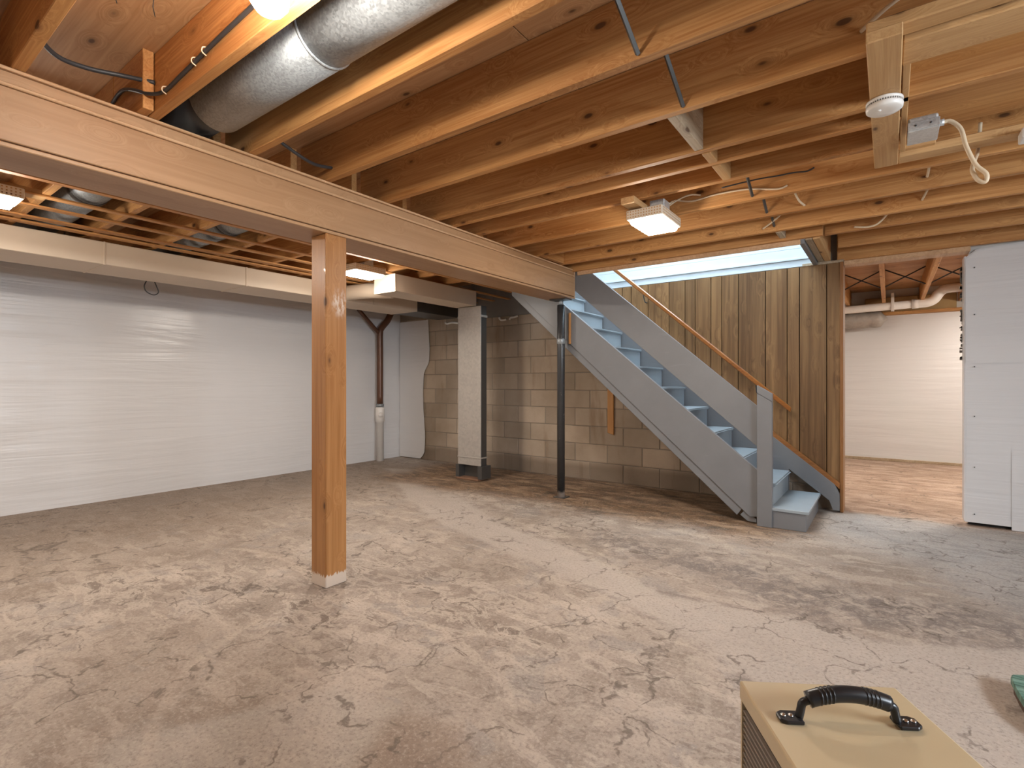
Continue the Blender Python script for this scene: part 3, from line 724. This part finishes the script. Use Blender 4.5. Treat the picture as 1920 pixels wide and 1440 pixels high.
rd = empty('round_duct', (-0.4, 1.04, 2.3), 'round galvanised metal duct tucked between the joists above the beam', 'duct')
def hpipe(name, x0, x1, y, z, r, mat, parent, seg=40):
    return lathe(name, [(r, -(x1-x0)/2), (r, (x1-x0)/2)], mat, ((x0+x1)/2, y, z), parent, seg, 'X')
hpipe('duct_section', -1.55, 3.0, 1.045, 2.297, 0.1125, m_galv, rd)
hpipe('duct_section', -2.33, -1.56, 1.045, 2.297, 0.1145, m_galv, rd)
hpipe('duct_section', -3.30, -2.33, 1.045, 2.310, 0.096, m_darkmetal, rd)
lathe('crimp_bead', [(0.112, -0.006), (0.1175, -0.003), (0.1175, 0.003), (0.112, 0.006)], m_galv, (-1.555, 1.045, 2.297), rd, 40, 'X')
for i, (y, lab) in enumerate(((1.01, 'grey round duct above the strapping next to the left edge light'), (1.82, 'grey round duct above the strapping just left of the wood post'))):
    d = empty('ceiling_duct', (-4.2, y, 2.3), lab, 'duct')
    hpipe('duct_section', -5.7, -3.36, y, 2.285, 0.11, m_galv, d, 24)
    lathe('joint_band', [(0.109, -0.02), (0.116, -0.016), (0.116, 0.016), (0.109, 0.02)], m_darkmetal, (-3.9, y, 2.285), d, 24, 'X')

# drain stack in the corner
dp = empty('drain_stack', (-5.81, 4.79, 0), 'brown and white drain pipe standing in the far left corner', 'pipe')
lathe('pvc_pipe', [(0.052, 0), (0.052, 0.55), (0.062, 0.552), (0.062, 0.74), (0.054, 0.76)], m_pvc, (-5.81, 4.79, 0.0), dp, 24)
tube('cleanout', [(-5.79, 4.77, 0.64), (-5.73, 4.74, 0.66)], 0.03, m_pvc, dp, 1, 16)
lathe('clamp', [(0.045, 0), (0.056, 0.004), (0.056, 0.036), (0.045, 0.04)], m_galv, (-5.81, 4.79, 0.765), dp, 24)
tube('iron_pipe', [(-5.81, 4.79, 0.80), (-5.81, 4.79, 1.5), (-5.81, 4.79, 1.80), (-5.81, 4.82, 1.88), (-5.81, 4.93, 2.0), (-5.81, 5.0, 2.13)], 0.045, m_brownpipe, dp, 5, 16)
tube('branch_pipe', [(-5.81, 4.77, 1.80), (-5.81, 4.62, 1.93), (-5.81, 4.42, 2.10)], 0.026, m_brownpipe, dp, 2, 12)

# far-room drain pipe and flex duct
fp = empty('far_drain_pipe', (0.1, 8.55, 2.13), 'white plastic drain pipe under the joists of the far room', 'pipe')
tube('pipe_run', [(-1.4, 8.6, 2.095), (-0.5, 8.6, 2.118), (0.30, 8.6, 2.138)], 0.052, m_pvc, fp, 1, 16)
tube('pipe_elbow', [(0.28, 8.6, 2.138), (0.40, 8.6, 2.145), (0.47, 8.6, 2.18), (0.53, 8.6, 2.27), (0.60, 8.6, 2.305), (0.80, 8.6, 2.31)], 0.058, m_pvc, fp, 5, 16)
tube('coupling', [(0.24, 8.6, 2.137), (0.31, 8.6, 2.139)], 0.062, m_pvc, fp, 1, 16)
box('strap', 0.02, 0.055, 8.54, 8.66, 2.065, 2.30, m_pvc, fp, 0.004)
fd = empty('flex_duct', (-0.6, 8.7, 2.0), 'grey flexible foil duct below the white pipe in the far room', 'duct')
prof = []
for k in range(40): prof.append((0.115+0.006*math.sin(k*1.57), -0.8+k*0.034))
prof.append((0.06, 0.56)); prof.append((0.02, 0.60))
lathe('duct_body', prof, m_galv2, (-0.62, 8.78, 1.985), fd, 24, 'X')

# ------------------------------------------------------------------ light fixtures
def make_lamp(loc):
    x, y, z = loc
    L = empty('ceiling_light', (x, y, ZJ-0.04))
    box('housing', x-0.11, x+0.11, y-0.165, y+0.165, 2.072, 2.128, m_cream_lit, L, 0.004)
    boxes('mounting_batten', [(x-0.105, x-0.025, y-0.25, y+0.28, 2.142, 2.178)], m_pine, L, (x-0.065, y, 2.16))
    box('junction_box', x-0.01, x+0.08, y-0.05, y+0.05, 2.129, 2.20, m_box, L, 0.004)
    bm = bmesh.new()
    for i in range(13):
        for k in range(3):
            dx = -0.098+i*0.0163; dz = -0.016+k*0.016
            add_box(bm, dx-0.0035, dx+0.0035, -0.1662, -0.1645, dz-0.0035, dz+0.0035)
    for i in range(18):
        for k in range(3):
            dy = -0.15+i*0.0175; dz = -0.016+k*0.016
            add_box(bm, 0.1095, 0.1112, dy-0.0035, dy+0.0035, dz-0.0035, dz+0.0035)
    tag(finish('vent_holes', bm, m_pine, (x, y, 2.10), L), kind='stuff')
    bm = bmesh.new()
    A = [bm.verts.new(c) for c in ((-0.098,-0.15,0.0125),(0.098,-0.15,0.0125),(0.098,0.15,0.0125),(-0.098,0.15,0.0125))]
    B = [bm.verts.new(c) for c in ((-0.088,-0.138,-0.0125),(0.088,-0.138,-0.0125),(0.088,0.138,-0.0125),(-0.088,0.138,-0.0125))]
    bm.faces.new(A[::-1]); bm.faces.new(B)
    for i in range(4): bm.faces.new((A[i], A[(i+1)%4], B[(i+1)%4], B[i]))
    finish('lens', bm, m_lamp, (x, y, 2.0585), L)
    return L
lamp = make_lamp((-1.16, 3.06, 0))
tag(lamp, 'lit box light hanging under the joists in front of the stairs', 'light', 'box lights under the joists')
for (x, y, lab) in ((-3.78, 2.93, 'lit light glowing beside the cream boxed duct behind the post'),
                    (-3.80, 0.52, 'lit light at the left edge above the long cream duct'),
                    (-3.80, -1.75, 'added unseen fill light over the left side of the room behind the viewer'),  # added fill light, unseen behind the camera
                    (-1.0, 6.9, 'added unseen box light in the far room left of the opening'),  # added out of view to brighten the far room
                    (1.05, 6.5, 'lit box light in the far room right of the opening'),
                    (1.25, 8.0, 'added unseen box light in the far room near its end wall')):  # another hidden light added for far-room brightness
    c = copy_tree(lamp, None, (x, y, ZJ-0.04)); c['label'] = lab

m_bulb = emit('lit_bulb', LAMP_COL, 185.0)
bb = empty('bare_bulb_light', (-1.28, 0.70, ZJ), 'glaring bare bulb at the top edge beside the round metal duct', 'light')
lathe('bulb', [(0.012, 0.062), (0.018, 0.058), (0.030, 0.043), (0.044, 0.020), (0.050, 0.0), (0.046, -0.020), (0.033, -0.038), (0.015, -0.048), (0.004, -0.050)], m_bulb, (-1.28, 0.70, 2.09), bb, 14)
lathe('lampholder', [(0.020, 0.0), (0.024, 0.03), (0.05, 0.045), (0.055, 0.055)], m_white_pl, (-1.28, 0.70, 2.154), bb, 24)
box('mounting_block', -1.335, -1.225, 0.645, 0.82, 2.2095, 2.245, m_pine, bb, 0.003)
# ------------------------------------------------------------------ smoke alarm, junction box, cables
sa = empty('smoke_alarm', (-0.014, 2.30, 2.06), 'round white smoke alarm on the pale board under the joists', 'smoke alarm')
lathe('base', [(0.052, 0.036), (0.056, 0.034), (0.056, 0.024)], m_white_pl, (-0.014, 2.30, 2.0835), sa, 40)
lathe('cover', [(0.0545, 0.019), (0.0565, 0.015), (0.055, 0.004), (0.050, 0.0), (0.02, -0.001)], m_white_pl, (-0.014, 2.30, 2.083), sa, 40)
lathe('vent_band', [(0.050, 0.0235), (0.050, 0.019)], plain('alarm_vent', (0.25, 0.24, 0.23), 0.7), (-0.014, 2.30, 2.083), sa, 40)
bm = bmesh.new()
for k in range(44):
    a = 2*math.pi*k/44; x, y = 0.053*math.cos(a), 0.053*math.sin(a)
    add_box(bm, x-0.0012, x+0.0012, y-0.0012, y+0.0012, 0.0185, 0.0245)
tag(finish('vent_ribs', bm, m_white_pl, (-0.014, 2.30, 2.083), sa), kind='stuff')
tube('test_button', [(-0.03, 2.285, 2.084), (-0.03, 2.285, 2.0805)], 0.007, m_white_pl, sa, 1, 14)

jb = empty('junction_box', (0.11, 2.70, 2.1), 'galvanised steel junction box on the framing beside the smoke alarm', 'junction box')
box('box_body', 0.0605, 0.158, 2.63, 2.77, 2.118, 2.168, m_box, jb, 0.008, 2)
box('cover_plate', 0.061, 0.161, 2.627, 2.773, 2.110, 2.118, m_box, jb, 0.002)
box('flange', 0.061, 0.161, 2.622, 2.6265, 2.114, 2.146, m_box, jb, 0.001)
for x in (0.086, 0.134): tube('knockout', [(x, 2.622, 2.13), (x, 2.6205, 2.13)], 0.0035, m_cable_k, jb, 1, 10)
tube('connector', [(0.158, 2.69, 2.145), (0.178, 2.69, 2.145)], 0.013, m_box, jb, 1, 14)
def cable(name, pts, r, mat, lab, grp=None, sub=6):
    o = tube(name, pts, r, mat, None, sub, 10); return tag(o, lab, 'cable', grp)
cable('looped_cable', [(0.174,2.69,2.145),(0.198,2.69,2.142),(0.228,2.685,2.10),(0.243,2.675,2.025),(0.270,2.67,1.945),(0.300,2.665,1.900),(0.298,2.67,1.872),(0.278,2.675,1.884),(0.264,2.70,1.93),(0.277,2.82,1.99),(0.305,3.02,2.085),(0.325,3.15,2.15),(0.335,3.19,2.23),(0.34,3.2,2.30)], 0.0078, m_cable_w, 'thick cream cable looping down from the steel junction box')
cable('black_cable', [(-2.262,0.4535,2.30),(-2.33,0.47,2.275),(-2.39,0.53,2.262),(-2.41,0.62,2.272),(-2.40,0.72,2.29),(-2.356,0.819,2.293)], 0.0085, m_cable_k, 'black cable stretched across the top left joist bay')
cable('black_cable', [(-2.70,0.772,2.285),(-2.56,0.770,2.305),(-2.42,0.771,2.262),(-2.345,0.79,2.232),(-2.26,0.8135,2.222),(-2.10,0.8135,2.228),(-1.92,0.8135,2.242),(-1.74,0.8135,2.254),(-1.58,0.8135,2.262),(-1.40,0.80,2.255),(-1.33,0.77,2.235)], 0.0072, m_cable_k, 'black cable stapled along the joist up to the glaring light')
stp = [o for o in bpy.data.objects if o.name.startswith('black_cable')][-1]
for x, z in ((-2.235, 2.221), (-1.98, 2.237), (-1.90, 2.243)):
    tube('staple', [(x-0.006, 0.818, z-0.012), (x-0.004, 0.803, z-0.006), (x, 0.803, z+0.008), (x+0.004, 0.818, z+0.013)], 0.0022, m_cable_w, stp, 3, 6)
cable('black_cable', [(-2.26,1.268,2.215),(-2.30,1.40,2.20),(-2.345,1.52,2.205),(-2.37,1.634,2.232)], 0.008, m_cable_k, 'thin dark cable crossing the bay behind the round duct')
cable('cream_cable', [(-1.08,3.10,2.19),(-1.10,3.27,2.262),(-1.00,3.281,2.24),(-0.859,3.281,2.25),(-0.68,3.281,2.244),(-0.52,3.281,2.210),(-0.467,3.29,2.222)], 0.0055, m_cable_w, 'long cream cable running along a joist right of the box light')
cable('cream_cable', [(-1.12,3.18,2.20),(-1.06,3.20,2.238),(-0.99,3.21,2.256),(-0.95,3.288,2.27)], 0.005, m_cable_w, 'short cream cable end above the box light')
cable('cream_cable', [(-0.478,3.50,2.32),(-0.468,3.58,2.27),(-0.45,3.63,2.228),(-0.425,3.674,2.206)], 0.0062, m_cable_w, 'short cream cable poking through a joist above the stair opening')
cable('cream_cable', [(-0.735,4.064,2.208),(-0.67,4.02,2.232),(-0.60,3.96,2.262),(-0.56,3.90,2.30)], 0.006, m_cable_w, 'slanting cream cable left of the metal bridging over the stairs')
cable('cream_cable', [(-0.20,4.384,2.205),(-0.12,4.36,2.185),(-0.06,4.34,2.195),(0.0,4.28,2.25),(0.02,4.20,2.30)], 0.0065, m_cable_w, 'bent cream cable over the doorway header')
cable('cream_cable', [(0.178,3.50,2.31),(0.174,3.62,2.262),(0.170,3.674,2.245)], 0.0065, m_cable_w, 'short cream cable stub between joists below the junction box')
cable('cream_cable', [(0.20,3.93,2.29),(0.185,4.0,2.262),(0.163,4.064,2.228)], 0.0065, m_cable_w, 'cream cable stub one joist closer to the doorway')
cable('cream_cable', [(-0.075,2.039,2.25),(-0.01,1.99,2.268),(0.08,1.93,2.285),(0.3,1.70,2.31)], 0.0065, m_cable_w, 'cream cable emerging from a joist at the top right')
cable('black_wire', [(-0.80,3.20,2.255),(-0.62,3.22,2.268),(-0.51,3.24,2.270),(-0.43,3.26,2.276),(-0.37,3.27,2.272),(-0.335,3.289,2.290)], 0.004, m_cable_k, 'thin black wire between joists left of the smoke alarm board')
cable('wire_loop', [(-5.16,1.735,1.985),(-5.16,1.715,1.93),(-5.165,1.735,1.885),(-5.17,1.79,1.866),(-5.17,1.825,1.893),(-5.165,1.81,1.94),(-5.16,1.79,1.985)], 0.0045, m_cable_k, 'black wire loop dangling below the long cream duct')
tag(box('small_white_box', 0.444, 0.54, 2.97, 3.06, 2.115, 2.158, m_white_pl, None, 0.006, 2), 'small white plastic box under the joists at the right edge', 'electrical box')
for i, (pts, lab) in enumerate((([(-4.98,5.243,1.938),(-4.94,5.24,1.918),(-4.86,5.24,1.928),(-4.74,5.243,1.916)], 'white caulk smear at the wall top left of the flat duct'),
                 ([(-4.022,5.232,1.935),(-4.0,5.23,1.905),(-3.95,5.23,1.90),(-3.91,5.232,1.905)], 'white caulk smear right of the flat duct'),
                 ([(-3.86,5.232,1.895),(-3.84,5.23,1.918),(-3.79,5.23,1.922),(-3.73,5.232,1.935)], 'white caulk smear nearest the stair stringer'))):
    tag(tube('caulk_smear', pts, 0.013, m_white_pl, None, 5, 8), lab, 'caulk', 'caulk on the block wall')

# ------------------------------------------------------------------ beige appliance in the foreground
ap = empty('beige_appliance', (0.0, 0.0, 0.0), 'beige metal dehumidifier cabinet with black carry handle in the foreground', 'appliance')
ax = Vector((0.205, 0.126, 0)).normalized(); ang = math.atan2(ax.y, ax.x)
Wd, Dp, ZT = 0.2435, 0.36, 0.61
cA = Vector((-0.200, 0.909, 0)); ctr = cA + ax*(Wd/2) + Vector((math.sin(ang), -math.cos(ang), 0))*(Dp/2)
ap.location = (ctr.x, ctr.y, 0); ap.rotation_euler = (0, 0, ang); WP[ap] = Vector((0, 0, 0))
m_beige = plain('beige_enamel', (0.54, 0.435, 0.275), 0.33, 0.0, 0.015, nscale=3)
hw, hd = Wd/2, Dp/2
box('cabinet', -hw+0.012, hw-0.004, -hd+0.004, hd-0.004, 0.03, ZT-0.026, m_beige, ap, 0.004)
box('lid', -hw, hw, -hd, hd, ZT-0.030, ZT, m_beige, ap, 0.0035, 2)
box('grille_back', -hw+0.008, -hw+0.012, -hd+0.01, hd-0.01, 0.05, ZT-0.035, m_black, ap)
box('grille_post', -hw+0.001,-hw+0.012,hd-0.010,hd-0.005,0.04,ZT-0.031, m_beige, ap)
box('grille_post', -hw+0.001,-hw+0.012,-hd+0.005,-hd+0.010,0.04,ZT-0.031, m_beige, ap)
tag(boxes('grille_slats', [(-hw+0.003,-hw+0.010,-hd+0.008,hd-0.008,0.055+k*0.0098,0.055+k*0.0098+0.0032) for k in range(53)], plain('grille_slat', (0.24, 0.20, 0.17), 0.5), ap), kind='stuff')
for x in (-hw+0.03, hw-0.03):
    for y in (-hd+0.03, hd-0.03): tube('foot', [(x, y, 0.0), (x, y, 0.032)], 0.014, m_cable_k, ap, 1, 12)
m_rubber = plain('black_handle', (0.014, 0.014, 0.016), 0.32)
m_chrome = plain('screw_chrome', (0.75, 0.75, 0.75), 0.2, 1.0)
# handle runs along the cabinet's width
hy = 0.082
Lh = 0.178
def hl(x): return (x-Lh/2-0.004, hy)
for s in (-1, 1):
    cx = -0.004+s*0.077
    out = [(cx+s*0.020, hy-0.008), (cx+s*0.020, hy+0.008), (cx+s*0.012, hy+0.0135), (cx-s*0.012, hy+0.0135), (cx-s*0.012, hy-0.0135), (cx+s*0.012, hy-0.0135)]
    if s < 0: out = out[::-1]
    b = prism('handle_base', out, 'Z', ZT+0.0005, ZT+0.006, m_rubber, ap, 0.0012)
    for q in (0.002, 0.0125):
        lathe('screw', [(0.0042, 0.0), (0.0036, 0.0018), (0.0015, 0.0026)], m_chrome, (cx+s*q, hy, ZT+0.006), b, 14)
    tube('handle_bracket', [(cx-s*0.0095, hy, ZT+0.005), (cx-s*0.012, hy, ZT+0.016), (cx-s*0.015, hy, ZT+0.026), (cx-s*0.026, hy, ZT+0.0305)], 0.0058, m_rubber, ap, 4, 10)
gp = [(-0.004+u*0.055, hy, ZT+0.041-0.0105*u*u) for u in np.linspace(-1, 1, 13)]
g = tube('grip', gp, 0.0112, m_rubber, ap, 2, 16)
for u in (-0.72, -0.62, -0.52, -0.42, 0.42, 0.52, 0.62, 0.72):
    x = -0.004+u*0.055; z = ZT+0.041-0.0105*u*u
    tube('grip_rib', [(x-0.0012, hy, z+0.0002), (x+0.0012, hy, z+0.0002)], 0.0119, m_rubber, g, 1, 16)

# ------------------------------------------------------------------ green board at the right edge
gb_ = empty('green_board', (0.55, 2.5, 0.0), 'worn green painted wooden block lying on the floor at the right edge', 'wood block')
def _green():
    t = NT('worn_green_paint'); v = t.obj()
    n = t.noise(t.scale(v, (8, 60, 30)), 1, 5, 0.65, 0.5)
    c = t.ramp(n, [(0.34, (0.03, 0.07, 0.05)), (0.5, (0.10, 0.20, 0.155)), (0.68, (0.20, 0.32, 0.26))])
    return t.bsdf(c, 0.6, t.bump(n, 0.6, 0.01))
m_green = _green()
outl = [(0.352, 2.50), (0.348, 2.58), (0.356, 2.612), (0.385, 2.628), (0.80, 2.60), (0.80, 2.20), (0.45, 2.235), (0.385, 2.315), (0.360, 2.41)]
outl = [(x, y-0.055) for x, y in outl]
inn = outl
prism('painted_top', inn, 'Z', 0.030, 0.055, m_green, gb_, 0.004)
prism('broken_core', [(0.57+(x-0.57)*0.97, 2.365+(y-2.365)*0.96) for x, y in outl], 'Z', 0.0, 0.0295, plain('dark_rotten_wood', (0.085, 0.05, 0.035), 0.9, 0, 0.3, bump=0.8), gb_, 0.003)
box('slot', 0.372, 0.62, 2.437, 2.457, 0.0545, 0.0562, m_black, gb_)
